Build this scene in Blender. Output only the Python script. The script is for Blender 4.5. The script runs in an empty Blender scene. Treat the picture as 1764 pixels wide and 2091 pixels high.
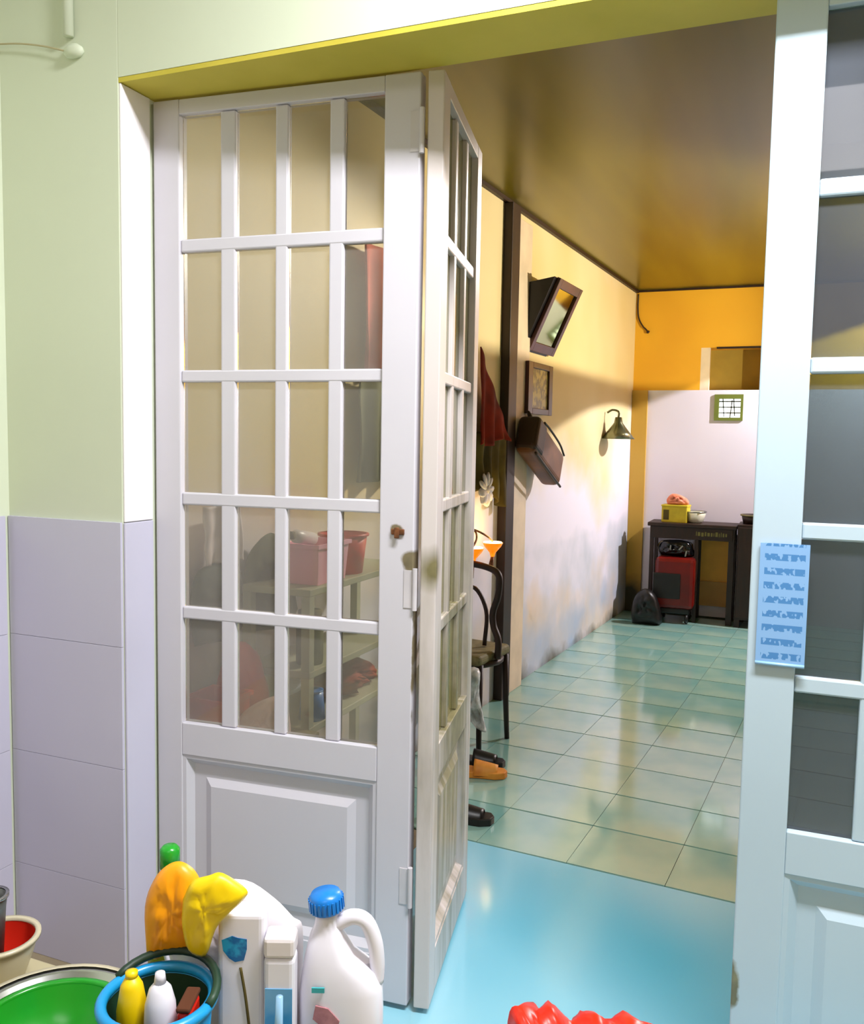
import bpy, bmesh, math, random
from mathutils import Vector, Matrix, noise
random.seed(7)
R = math.radians
sc = bpy.context.scene
COL = sc.collection

# ------------------------------------------------------------------ camera
YAW, PITCH, ROLL = R(22.3), R(4.6), R(1.0)
fw = Vector((-math.sin(YAW)*math.cos(PITCH), math.cos(YAW)*math.cos(PITCH), -math.sin(PITCH)))
r0 = Vector((math.cos(YAW), math.sin(YAW), 0)); u0 = r0.cross(fw)
rt = r0*math.cos(ROLL) + u0*math.sin(ROLL); up = -r0*math.sin(ROLL) + u0*math.cos(ROLL)
cam = bpy.data.cameras.new('camera'); co = bpy.data.objects.new('camera', cam); COL.objects.link(co)
co.matrix_world = Matrix(((rt.x, up.x, -fw.x, 0), (rt.y, up.y, -fw.y, 0), (rt.z, up.z, -fw.z, 1.40), (0, 0, 0, 1)))
cam.sensor_fit = 'HORIZONTAL'; cam.sensor_width = 36; cam.lens = 36*1800/1764
cam.clip_start = 0.02
sc.camera = co
# ------------------------------------------------------------------ world and light
w = bpy.data.worlds.new('world'); sc.world = w; w.use_nodes = True
w.node_tree.nodes['Background'].inputs[0].default_value = (0.75, 0.85, 1, 1)
w.node_tree.nodes['Background'].inputs[1].default_value = 1.0
sc.view_settings.view_transform = 'Standard'; sc.view_settings.look = 'None'
sc.view_settings.exposure = 0.0; sc.view_settings.gamma = 1.0

def lamp(name, typ, loc, power, color, rot=(0, 0, 0), **k):
    l = bpy.data.lights.new(name, typ); l.energy = power; l.color = color
    for a, b in k.items(): setattr(l, a, b)
    o = bpy.data.objects.new(name, l); COL.objects.link(o); o.location = loc; o.rotation_euler = rot
    return o
# kitchen: fluorescent tube under the ceiling; back room, added for the wall shadow: unseen white cone spot and warm bowl uplighter
lamp('kitchen_tube', 'AREA', (0.25, 1.15, 2.93), 108, (0.97, 0.965, 1.0), (0, 0, 0), shape='RECTANGLE', size=1.2, size_y=0.2)
lamp('kitchen_fill_light', 'AREA', (-0.2, -1.0, 2.9), 13, (1.0, 0.93, 0.95), (R(25), 0, 0), shape='RECTANGLE', size=1.2, size_y=0.6)  # added fill with no fixture, brightens the table things
def aim(a, b): return (Vector(b)-Vector(a)).to_track_quat('-Z', 'Y').to_euler()
lamp('near_fill_spot', 'SPOT', (-0.25, 4.4, 2.5), 270, (1.0, 0.93, 0.90), aim((-0.25, 4.4, 2.5), (-1.55, 2.35, 1.3)), spot_size=R(52), spot_blend=0.5, shadow_soft_size=0.08)  # added spot with no fixture, brightens what shows behind the left leaf's glass
lamp('added_wall_spot', 'SPOT', (1.30, 5.2, 1.88), 300, (1.0, 0.90, 0.70), aim((1.30, 5.2, 1.88), (-1.4, 5.7, 2.2)), spot_size=R(100), spot_blend=0.4, shadow_soft_size=0.003)  # added spot in the bowl, strengthens the light above the wall wedge
lamp('back_cone_spot', 'SPOT', (0.95, 6.95, 2.64), 400, (0.97, 0.93, 1.0), (0, 0, 0), spot_size=R(136), spot_blend=0.025, shadow_soft_size=0.03)  # unseen spot, added so its cone edge bounds the wedge from below
lamp('uplighter', 'POINT', (1.30, 5.2, 1.88), 60, (1.0, 0.82, 0.46), (0, 0, 0), shadow_soft_size=0.004)  # added unseen warm point, cut off below by the bowl rim

# ------------------------------------------------------------------ materials
def lin(c):
    return tuple(((v/255)/12.92 if v/255 <= 0.04045 else ((v/255+0.055)/1.055)**2.4) for v in c) + (1,)
def new_mat(name):
    m = bpy.data.materials.new(name); m.use_nodes = True
    return m, m.node_tree.nodes, m.node_tree.links, m.node_tree.nodes['Principled BSDF']
def mat(name, c, rough=0.5, c2=None, scale=6.0, bump=0.0, metal=0.0, spec=0.5, coat=0.0, trans=0.0, emit=None, es=0.0, det=3, stretch=None, contrast=(0.35, 0.65), sss=0):
    m, N, L, b = new_mat(name)
    b.inputs['Roughness'].default_value = rough; b.inputs['Metallic'].default_value = metal
    b.inputs['Specular IOR Level'].default_value = spec; b.inputs['Coat Weight'].default_value = coat
    b.inputs['Coat Roughness'].default_value = 0.08
    b.inputs['Transmission Weight'].default_value = trans
    tc = N.new('ShaderNodeTexCoord'); mp = N.new('ShaderNodeMapping'); L.new(tc.outputs['Object'], mp.inputs[0])
    if stretch: mp.inputs['Scale'].default_value = stretch
    n = N.new('ShaderNodeTexNoise'); n.inputs['Scale'].default_value = scale; n.inputs['Detail'].default_value = det
    L.new(mp.outputs[0], n.inputs['Vector'])
    r = N.new('ShaderNodeValToRGB'); L.new(n.outputs['Fac'], r.inputs[0])
    c2 = c2 or tuple(v*0.93 for v in c)
    r.color_ramp.elements[0].position = contrast[0]; r.color_ramp.elements[1].position = contrast[1]
    r.color_ramp.elements[0].color = lin(c2); r.color_ramp.elements[1].color = lin(c)
    L.new(r.outputs[0], b.inputs['Base Color'])
    if bump:
        bp = N.new('ShaderNodeBump'); bp.inputs['Strength'].default_value = bump; bp.inputs['Distance'].default_value = 0.01
        L.new(n.outputs['Fac'], bp.inputs['Height']); L.new(bp.outputs[0], b.inputs['Normal'])
    if emit:
        b.inputs['Emission Color'].default_value = lin(emit); b.inputs['Emission Strength'].default_value = es
    return m

def wear_tone_mat(name, base, chip_tone, spots, rough=0.35, soft=0.25, streak=None):
    """paint with chipped or toned patches around given object-space points: spots = [(x,y,z, rx,ry,rz)]"""
    m, N, L, b = new_mat(name)
    b.inputs['Roughness'].default_value = rough
    tc = N.new('ShaderNodeTexCoord')
    n = N.new('ShaderNodeTexNoise'); n.inputs['Scale'].default_value = 14; n.inputs['Detail'].default_value = 5
    ms = N.new('ShaderNodeMapping'); ms.inputs['Scale'].default_value = streak or (1, 1, 1)
    L.new(tc.outputs['Object'], ms.inputs[0]); L.new(ms.outputs[0], n.inputs['Vector'])
    fac = None
    for (x, y, z, rx, ry, rz) in spots:
        mp = N.new('ShaderNodeMapping'); mp.vector_type = 'TEXTURE'
        mp.inputs['Location'].default_value = (x, y, z); mp.inputs['Scale'].default_value = (rx, ry, rz)
        L.new(tc.outputs['Object'], mp.inputs[0])
        ln = N.new('ShaderNodeVectorMath'); ln.operation = 'LENGTH'; L.new(mp.outputs[0], ln.inputs[0])
        ad = N.new('ShaderNodeMath'); ad.operation = 'MULTIPLY_ADD'; L.new(n.outputs['Fac'], ad.inputs[0]); ad.inputs[1].default_value = 1.6
        L.new(ln.outputs['Value'], ad.inputs[2])
        rr = N.new('ShaderNodeMapRange'); rr.inputs[1].default_value = 1.45+soft; rr.inputs[2].default_value = 1.45-(soft-0.25)
        L.new(ad.outputs[0], rr.inputs[0])
        if fac is None: fac = rr.outputs[0]
        else:
            mx = N.new('ShaderNodeMath'); mx.operation = 'MAXIMUM'; L.new(fac, mx.inputs[0]); L.new(rr.outputs[0], mx.inputs[1]); fac = mx.outputs[0]
    n2 = N.new('ShaderNodeTexNoise'); n2.inputs['Scale'].default_value = 2.2; L.new(tc.outputs['Object'], n2.inputs['Vector'])
    r0_ = N.new('ShaderNodeValToRGB'); L.new(n2.outputs['Fac'], r0_.inputs[0])
    r0_.color_ramp.elements[0].color = lin(tuple(v*0.94 for v in base)); r0_.color_ramp.elements[1].color = lin(base)
    n3 = N.new('ShaderNodeTexNoise'); n3.inputs['Scale'].default_value = 25; L.new(tc.outputs['Object'], n3.inputs['Vector'])
    r1_ = N.new('ShaderNodeValToRGB'); L.new(n3.outputs['Fac'], r1_.inputs[0])
    r1_.color_ramp.elements[0].color = lin(tuple(v*0.55 for v in chip_tone)); r1_.color_ramp.elements[1].color = lin(chip_tone)
    mix = N.new('ShaderNodeMix'); mix.data_type = 'RGBA'
    L.new(r0_.outputs[0], mix.inputs[6]); L.new(r1_.outputs[0], mix.inputs[7])
    if fac is None: mix.inputs[0].default_value = 0
    else: L.new(fac, mix.inputs[0])
    L.new(mix.outputs[2], b.inputs['Base Color'])
    return m

def glass_mat(name, tint, haze, hazecol, rough=0.05, streaks=False):
    """window glass; washed-out reflections put in as a diffuse film of dust"""
    m, N, L, b = new_mat(name)
    N.remove(b); out = N['Material Output']
    t = N.new('ShaderNodeBsdfTransparent'); t.inputs[0].default_value = lin(tint)
    g = N.new('ShaderNodeBsdfGlossy'); g.inputs['Roughness'].default_value = rough; g.inputs[0].default_value = (1, 1, 1, 1)
    fr = N.new('ShaderNodeFresnel'); fr.inputs[0].default_value = 1.5
    d = N.new('ShaderNodeBsdfDiffuse'); d.inputs[0].default_value = lin(hazecol)  # diffuse layer stands in for pale reflections over the panes
    m1 = N.new('ShaderNodeMixShader'); m2 = N.new('ShaderNodeMixShader')
    tc = N.new('ShaderNodeTexCoord'); mp = N.new('ShaderNodeMapping'); L.new(tc.outputs['Object'], mp.inputs[0])
    mp.inputs['Scale'].default_value = (28, 28, 1.2) if streaks else (3, 3, 1.5)
    n = N.new('ShaderNodeTexNoise'); n.inputs['Scale'].default_value = 1.0; L.new(mp.outputs[0], n.inputs['Vector'])
    mr = N.new('ShaderNodeMapRange'); mr.inputs[1].default_value = 0.3; mr.inputs[2].default_value = 0.7
    mr.inputs[3].default_value = haze*0.6; mr.inputs[4].default_value = haze*1.4; L.new(n.outputs['Fac'], mr.inputs[0])
    L.new(mr.outputs[0], m1.inputs[0]); L.new(t.outputs[0], m1.inputs[1]); L.new(d.outputs[0], m1.inputs[2])
    L.new(fr.outputs[0], m2.inputs[0]); L.new(m1.outputs[0], m2.inputs[1]); L.new(g.outputs[0], m2.inputs[2])
    L.new(m2.outputs[0], out.inputs[0])
    return m

def wall_paint(name, base, other, stains=(), zsplit=None, scale=1.2, rough=0.6):
    """painted plaster, world coordinates; stains = [(colour, z_top, softness, noise threshold, scale)]"""
    m, N, L, b = new_mat(name); b.inputs['Roughness'].default_value = rough
    g = N.new('ShaderNodeNewGeometry')
    n = N.new('ShaderNodeTexNoise'); n.inputs['Scale'].default_value = scale; n.inputs['Detail'].default_value = 2
    L.new(g.outputs['Position'], n.inputs['Vector'])
    r = N.new('ShaderNodeValToRGB'); L.new(n.outputs['Fac'], r.inputs[0])
    r.color_ramp.elements[0].position = 0.35; r.color_ramp.elements[1].position = 0.65
    r.color_ramp.elements[0].color = lin(other); r.color_ramp.elements[1].color = lin(base)
    cur = r.outputs[0]
    sx = N.new('ShaderNodeSeparateXYZ'); L.new(g.outputs['Position'], sx.inputs[0])
    for (c, zt, soft, thr, s2) in stains:
        nn = N.new('ShaderNodeTexNoise'); nn.inputs['Scale'].default_value = s2; nn.inputs['Detail'].default_value = 4
        L.new(g.outputs['Position'], nn.inputs['Vector'])
        za = N.new('ShaderNodeMapRange'); L.new(sx.outputs[2], za.inputs[0])
        za.inputs[1].default_value = zt; za.inputs[2].default_value = zt-soft; za.inputs[3].default_value = -0.25; za.inputs[4].default_value = 0.25
        ad = N.new('ShaderNodeMath'); ad.operation = 'ADD'; L.new(nn.outputs['Fac'], ad.inputs[0]); L.new(za.outputs[0], ad.inputs[1])
        ma = N.new('ShaderNodeMapRange'); L.new(ad.outputs[0], ma.inputs[0]); ma.inputs[1].default_value = thr; ma.inputs[2].default_value = thr+0.34
        mx = N.new('ShaderNodeMix'); mx.data_type = 'RGBA'; L.new(ma.outputs[0], mx.inputs[0]); L.new(cur, mx.inputs[6]); mx.inputs[7].default_value = lin(c)
        cur = mx.outputs[2]
    L.new(cur, b.inputs['Base Color'])
    return m

# ------------------------------------------------------------------ mesh helpers
def obj(name, bm, m=None, parent=None, smooth=False, bevel=0.0, seg=2):
    me = bpy.data.meshes.new(name)
    bmesh.ops.recalc_face_normals(bm, faces=bm.faces[:])
    bm.to_mesh(me); bm.free()
    for p in me.polygons: p.use_smooth = smooth
    o = bpy.data.objects.new(name, me); COL.objects.link(o)
    if m: me.materials.append(m)
    if parent: o.parent = parent
    if bevel:
        b = o.modifiers.new('bevel', 'BEVEL'); b.width = bevel; b.segments = seg; b.limit_method = 'ANGLE'
    return o
def box_into(bm, x0, x1, y0, y1, z0, z1, M=None):
    v = [bm.verts.new((x, y, z)) for x in (x0, x1) for y in (y0, y1) for z in (z0, z1)]
    for f in ((0, 1, 3, 2), (4, 6, 7, 5), (0, 4, 5, 1), (2, 3, 7, 6), (0, 2, 6, 4), (1, 5, 7, 3)): bm.faces.new([v[i] for i in f])
    if M: bmesh.ops.transform(bm, matrix=M, verts=v)
    return v
def box(name, x0, x1, y0, y1, z0, z1, m, parent=None, bevel=0.0):
    bm = bmesh.new(); box_into(bm, x0, x1, y0, y1, z0, z1)
    return obj(name, bm, m, parent, bevel=bevel)
def tube_into(bm, pts, rad, n=10, closed=False):
    pts = [Vector(p) for p in pts]; rads = rad if isinstance(rad, (list, tuple)) else [rad]*len(pts)
    rings = []; prev = None; L_ = len(pts)
    for i, p in enumerate(pts):
        a = pts[(i-1) % L_] if (closed or i > 0) else p; c = pts[(i+1) % L_] if (closed or i < L_-1) else p
        t = (c-a).normalized()
        if prev is None:
            prev = t.orthogonal().normalized()
        prev = (prev - t*prev.dot(t)); prev = prev.normalized() if prev.length > 1e-6 else t.orthogonal().normalized()
        q = t.cross(prev)
        rings.append([bm.verts.new(p + (prev*math.cos(2*math.pi*k/n) + q*math.sin(2*math.pi*k/n))*rads[i]) for k in range(n)])
    rng = range(L_) if closed else range(L_-1)
    for i in rng:
        A, B = rings[i], rings[(i+1) % L_]
        for k in range(n): bm.faces.new((A[k], A[(k+1) % n], B[(k+1) % n], B[k]))
    if not closed:
        bm.faces.new(rings[0]); bm.faces.new(rings[-1][::-1])
def tube(name, pts, rad, m, parent=None, n=10, closed=False):
    bm = bmesh.new(); tube_into(bm, pts, rad, n, closed)
    return obj(name, bm, m, parent, smooth=True)
def smooth_path(pts, n=8):
    pts = [Vector(p) for p in pts]; out = []
    P = [pts[0]*2-pts[1]] + pts + [pts[-1]*2-pts[-2]]
    for i in range(1, len(P)-2):
        for k in range(n):
            t = k/n; a, b, c, d = P[i-1:i+3]
            out.append(0.5*((2*b) + (c-a)*t + (2*a-5*b+4*c-d)*t*t + (-a+3*b-3*c+d)*t**3))
    out.append(pts[-1]); return out
def lathe_into(bm, prof, n=32, c=(0, 0, 0), close=False, sx=1, sy=1):
    rings = []
    for (r, z) in prof:
        if r < 1e-5: rings.append([bm.verts.new((c[0], c[1], c[2]+z))])
        else: rings.append([bm.verts.new((c[0]+r*sx*math.cos(2*math.pi*k/n), c[1]+r*sy*math.sin(2*math.pi*k/n), c[2]+z)) for k in range(n)])
    for A, B in zip(rings[:-1], rings[1:]):
        if len(A) == 1 and len(B) == 1: continue
        for k in range(n):
            if len(A) == 1: bm.faces.new((A[0], B[k], B[(k+1) % n]))
            elif len(B) == 1: bm.faces.new((A[k], A[(k+1) % n], B[0]))
            else: bm.faces.new((A[k], A[(k+1) % n], B[(k+1) % n], B[k]))
def lathe(name, prof, m, parent=None, n=32, c=(0, 0, 0), smooth=True, sx=1, sy=1):
    bm = bmesh.new(); lathe_into(bm, prof, n, c, sx=sx, sy=sy); return obj(name, bm, m, parent, smooth=smooth)
def inflate(name, poly, T, m, parent=None, wr=0.15, seed=0, rings=9, centre=None, yoff=0.0):
    """soft pillow-like body over a closed outline in the local x-z plane, thickness T"""
    pts = smooth_path([Vector((x, 0, z)) for x, z in poly] + [Vector((poly[0][0], 0, poly[0][1]))], 4)[:-1]
    c = Vector((sum(p.x for p in pts)/len(pts), 0, sum(p.z for p in pts)/len(pts))) if centre is None else Vector((centre[0], 0, centre[1]))
    bm = bmesh.new(); R_ = {}
    size = max((p-c).length for p in pts)
    for s in (-1, 1):
        for k in range(rings):
            t = 1-k/rings
            if t == 1 and s == 1: R_[(s, k)] = R_[(-1, k)]; continue
            row = []
            for i, p in enumerate(pts):
                q = c + (p-c)*t
                h = T*0.5*math.sqrt(max(0, 1-t**2.6))
                h *= 1 + wr*2*(noise.noise(Vector((q.x, s*2, q.z))*(5/size) + Vector((seed, 0, 0))))+ wr*noise.noise(Vector((q.x*2.2, s*3, q.z*0.8))*(9/size)+Vector((0, seed, 0)))*1.4
                row.append(bm.verts.new((q.x, s*h+yoff, q.z)))
            R_[(s, k)] = row
        cv = bm.verts.new((c.x, s*T*0.5+yoff, c.z))
        n = len(pts)
        for k in range(rings-1):
            A, B = R_[(s, k)], R_[(s, k+1)]
            for i in range(n): bm.faces.new((A[i], A[(i+1) % n], B[(i+1) % n], B[i]))
        A = R_[(s, rings-1)]
        for i in range(n): bm.faces.new((A[i], A[(i+1) % n], cv))
    return obj(name, bm, m, parent, smooth=True)
def tag(o, label, cat, group=None):
    o['label'] = label; o['category'] = cat
    if group: o['group'] = group
    return o
def thing(name, label, cat, loc=(0, 0, 0), rz=0.0, group=None):
    o = bpy.data.objects.new(name, None); COL.objects.link(o); o.empty_display_size = 0.1
    o.location = loc; o.rotation_euler = (0, 0, rz)
    return tag(o, label, cat, group)
def struct(o):
    o['kind'] = 'structure'; return o

# ------------------------------------------------------------------ material set
M_kwall = wall_paint('kitchen_paint', (216, 224, 202), (210, 218, 196), rough=0.65)
M_soffit = mat('soffit_paint', (206, 190, 72), 0.6, (196, 182, 62))
M_dado = mat('lavender_tile', (204, 202, 222), 0.25, (198, 196, 216), 1.5)
M_jamb = mat('jamb_white', (246, 242, 246), 0.5, (242, 238, 243))
M_ktile_grout = mat('grout_grey', (170, 168, 184), 0.7)
M_kceil = mat('white_ceiling', (235, 235, 230), 0.8)
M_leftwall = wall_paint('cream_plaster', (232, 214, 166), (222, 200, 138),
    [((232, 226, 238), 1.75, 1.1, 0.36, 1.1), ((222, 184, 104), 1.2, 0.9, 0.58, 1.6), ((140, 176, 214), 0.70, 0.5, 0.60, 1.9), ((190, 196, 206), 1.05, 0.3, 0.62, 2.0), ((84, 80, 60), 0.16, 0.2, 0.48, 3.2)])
M_eastwall = wall_paint('brown_plaster', (140, 112, 92), (128, 100, 80))
M_orange = wall_paint('orange_plaster', (230, 172, 34), (222, 160, 30))
M_backtile = mat('white_tile', (236, 230, 238), 0.3, (226, 220, 232), 1.0)
M_ochre = wall_paint('ochre_plaster', (206, 164, 66), (190, 146, 44), [((60, 56, 30), 0.38, 0.3, 0.42, 3.0)])
M_ceil = mat('brown_varnished_board', (116, 102, 18), 0.28, (88, 76, 8), 1.2, stretch=(3.0, 0.35, 1), det=2)
M_dark = mat('dark_brown_wood', (44, 20, 6), 0.5, (30, 13, 3), 10, stretch=(4, 4, 0.6))
M_creampost = mat('cream_post', (226, 206, 178), 0.6)
M_screed = mat('turquoise_screed', (150, 208, 226), 0.14, (92, 186, 214), 1.3, det=1, spec=0.7)
M_tile = mat('sea_green_tile', (160, 196, 180), 0.10, (122, 178, 172), 2.4, spec=1.0, coat=0.5)
M_grout = mat('floor_grout', (52, 72, 48), 0.8)
LD = (214, 212, 222)
M_leaf1 = wear_tone_mat('door_paint', LD, (150, 138, 108), [(0.703, 0, 1.11, .03, .2, .035), (0.712, 0, 0.92, .009, .2, .25), (0.66, 0, 1.19, .020, .2, .018)])
M_leaf2 = wear_tone_mat('door_paint_toned', (214, 206, 204), (150, 142, 100), [(0.0, 0, 1.10, .05, .06, .05), (0.32, 0, 0.66, .28, .3, .70)], soft=0.6, streak=(2.5, 1, 0.18))  # chipped spot at the fold; streaky olive tone over the lower half
M_paintplain = mat('hinge_paint', (210, 206, 212), 0.4)
M_leaf3 = wear_tone_mat('door_paint_blue', (190, 212, 226), (150, 150, 120), [(0.0, 0, 0.32, .02, .3, .06)])
M_glass1 = glass_mat('hazy_glass', (234, 234, 226), 0.16, (216, 212, 204), 0.04)
M_glass2 = glass_mat('streaked_glass', (196, 200, 140), 0.40, (170, 166, 106), 0.08, True)  # olive streaks painted in for blurred reflections
M_glass3 = glass_mat('clear_glass', (140, 154, 152), 0.08, (190, 200, 220), 0.02)
M_paper = mat('pale_paper', (226, 220, 230), 0.7)
M_chrome = mat('steel', (190, 190, 190), 0.25, metal=1.0)
M_rust = mat('rusty_iron', (150, 96, 60), 0.6, (90, 60, 40), 40, metal=0.5)
M_black = mat('black_paint', (14, 12, 10), 0.4)
M_frame = mat('dark_red_wood', (70, 26, 14), 0.35, (44, 14, 8), 8)
M_mirror = mat('mirror_glass', (170, 176, 120), 0.06, (160, 168, 110), metal=1.0)
M_leather = mat('brown_leather', (128, 76, 26), 0.5, (92, 52, 16), 5, bump=0.1)
M_leather_dk = mat('dark_leather', (46, 26, 12), 0.5)
M_red = mat('red_plastic', (226, 44, 26), 0.35, (206, 36, 20), 3)
M_redcloth = mat('maroon_cloth', (150, 40, 18), 0.9, (96, 24, 10), 6)
M_pinkcloth = mat('salmon_cloth', (214, 112, 96), 0.9, (190, 92, 78), 6)
M_olivecloth = mat('olive_cloth', (104, 92, 36), 0.9, (74, 62, 22), 6)
M_greycloth = mat('grey_green_cloth', (110, 112, 84), 0.9, (86, 88, 62), 6)
M_shelfm = mat('grey_green_shelf', (176, 178, 150), 0.5)
M_pink = mat('pink_plastic', (252, 176, 208), 0.4)
M_pinkpale = mat('pale_pink_bag', (236, 206, 204), 0.5, (220, 184, 184), 8)
M_blue = mat('blue_plastic', (20, 128, 214), 0.3, (14, 112, 200))
M_blue2 = mat('sky_blue_plastic', (24, 150, 214), 0.3)
M_bluepale = mat('pale_blue_plastic', (150, 196, 232), 0.3)
M_white = mat('white_plastic', (232, 230, 240), 0.3, (224, 222, 234))
M_whitebag = mat('white_bag', (228, 222, 226), 0.4, (212, 204, 208), 9, bump=0.2)
M_orangeg = mat('orange_rubber', (250, 172, 10), 0.4, (240, 150, 6), 5)
M_yellowg = mat('yellow_rubber', (238, 206, 0), 0.4, (226, 190, 0), 5)
M_green = mat('green_plastic', (34, 158, 50), 0.25, (26, 140, 26), 3)
M_green2 = mat('dark_green_plastic', (30, 66, 44), 0.5, (18, 40, 26))
M_cyanlab = mat('teal_print', (60, 170, 176), 0.5)
M_redlab = mat('dusty_red_print', (186, 128, 134), 0.5, (160, 104, 112), 60)
M_bluelab = mat('blue_print', (40, 116, 172), 0.5, (20, 90, 150), 30)
M_amber = mat('amber_glass', (230, 130, 10), 0.15, trans=0.5, emit=(255, 150, 20), es=0.5)
M_flame = mat('lamp_glow', (255, 220, 140), 0.5, emit=(255, 226, 150), es=9)
M_silver = mat('dull_metal', (150, 150, 120), 0.25, (70, 74, 40), 4, metal=0.8)
M_yellowbox = mat('yellow_card', (216, 196, 40), 0.6, (200, 176, 30), 14)
M_ochreboard = mat('ochre_board', (236, 168, 50), 0.5)
M_deskred = mat('red_lacquer', (116, 18, 12), 0.3, (92, 12, 8), 6)
M_enamel = mat('cream_enamel', (206, 196, 168), 0.3)
M_greymetal = mat('grey_aluminium', (120, 122, 120), 0.4, (90, 92, 88), 20, metal=0.6)
M_bench = mat('pale_table_top', (196, 186, 150), 0.4, (180, 168, 130), 2)
M_cane = mat('olive_cushion', (134, 126, 84), 0.7, (104, 96, 56), 20)
M_yfruit = mat('orange_slipper', (226, 150, 50), 0.6, (206, 120, 30), 14)

# ------------------------------------------------------------------ the setting
ZT = 2.25                      # opening height
fl = struct(box('floor', -2.1, 2.2, -1.9, 7.9, -0.12, -0.006, M_grout))
ca, sa = math.cos(R(-4)), math.sin(R(-4))
O = Vector((-1.30, 2.86)); TS = 0.327
def g2w(i, j): return Vector((O.x + (i*ca - j*sa)*TS, O.y + (i*sa + j*ca)*TS))
bm = bmesh.new()
a = g2w(-1.7, 0); b_ = g2w(9.6, 0)
yk = lambda x: a.y + (b_.y-a.y)*(x-a.x)/(b_.x-a.x) - 0.006
lo = [(-1.15, 1.30), (1.75, 1.30), (1.75, yk(1.75)), (0.3, yk(0.3)), (-1.15, yk(-1.15))]
vt = [bm.verts.new((x, y, 0)) for x, y in lo]; vb = [bm.verts.new((x, y, -0.006)) for x, y in lo]
bm.faces.new(vt); bm.faces.new(vb[::-1])
for i in range(5): bm.faces.new((vt[i], vb[i], vb[(i+1) % 5], vt[(i+1) % 5]))
obj('screed', bm, M_screed, fl)
box('kitchen_lino', -1.9, -1.152, 1.297, 2.835, -0.006, 0.0, bpy.data.materials.get('tan_lino') or mat('tan_lino', (150, 136, 108), 0.5), fl)
box('kitchen_lino', -1.9, 1.75, -1.55, 1.295, -0.006, 0.0, mat('tan_lino', (150, 136, 108), 0.5), fl)
bm = bmesh.new(); G = 0.004
box_into(bm, -TS/2+0.0009, TS/2-0.0009, -TS/2+G, TS/2-G, -0.006, 0.0)
t0 = None
for j in range(15):
    for i in range(-1, 10):
        c = g2w(i+0.5, j+0.5)
        lim = -1.62 + (c.y-1.95)*0.0613
        if c.x < lim-0.10 or c.x > 1.7 or c.y > 7.55: continue
        if t0 is None: t0 = o = obj('tile', bm, M_tile, fl)
        else: o = t0.copy(); COL.objects.link(o)
        o.location = (c.x, c.y, random.uniform(-0.0008, 0.0004)); o.rotation_euler = (random.uniform(-.0012, .0012), random.uniform(-.0012, .0012), R(-4))
# kitchen side
struct(box('wall_front_left', -2.05, -1.532, 1.72, 1.90, 0, 3.0, M_kwall, bevel=0.003))
struct(box('wall_front_above', -1.532, 0.70, 1.72, 1.90, ZT, 3.0, M_kwall))
struct(box('wall_front_right', 0.70, 1.95, 1.72, 1.90, 0, 3.0, M_kwall))
struct(box('trim_1', -1.532, 0.70, 1.721, 1.899, ZT-0.012, ZT-0.0005, M_soffit))          # painted soffit
# jamb lining: white reveal face
struct(box('trim_2', -1.5318, -1.526, 1.7215, 1.825, 1.186, ZT-0.013, M_jamb, bevel=0.002))
struct(box('trim_3', -1.5318, -1.525, 1.7205, 1.825, 0, 1.184, M_dado, bevel=0.002))
wl = struct(box('wall_left', -2.05, -1.91, -1.6, 1.72, 0, 3.0, M_kwall))
M_kdark = mat('tan_kitchen_paint', (168, 152, 112), 0.7)
struct(box('wall_right', 1.80, 1.95, -1.6, 1.72, 0, 3.0, M_kdark))
struct(box('wall_back', -2.05, 1.95, -1.75, -1.6, 0, 3.0, M_kdark))
struct(box('ceiling_kitchen', -2.05, 1.95, -1.75, 1.90, 3.0, 3.1, M_kceil))
# dado tiles on the wall left of the opening and on the side wall
dado = bpy.data.objects['wall_front_left']
zs = [1.186, 0.872, 0.558, 0.244, 0.0]
for k in range(4):
    o = box('tile', -1.907, -1.533, 1.712, 1.7198, zs[k+1]+0.0005, zs[k]-0.0005, M_dado, dado, bevel=0.0006)
for q in range(6):
    for k in range(4):
        box('tile', -1.9098, -1.902, 1.70-(q+1)*0.33+0.002, 1.71-q*0.33-0.010, zs[k+1]+0.0005, zs[k]-0.0005, M_dado, wl, bevel=0.0006)

# back room shell
CH = 2.67
A2, B2 = Vector((-1.62, 1.95, 0)), Vector((-1.28, 7.5, 0)); dW = (B2-A2).normalized(); nW = Vector((dW.y, -dW.x, 0)); LW = (B2-A2).length
angW = math.atan2(dW.y, dW.x)
def wp(s, off, z): return A2 + dW*s + nW*off + Vector((0, 0, z))
WM = Matrix.Translation(A2) @ Matrix.Rotation(angW, 4, 'Z')      # local x along wall, local -y into the room
def wbox(name, s0, s1, o0, o1, z0, z1, m, parent=None, bevel=0.0):
    bm = bmesh.new(); box_into(bm, s0, s1, -o1, -o0, z0, z1, WM); return obj(name, bm, m, parent, bevel=bevel)
struct(wbox('wall_west', -0.05, LW+0.15, -0.14, 0, 0, CH, M_leftwall))
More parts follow.
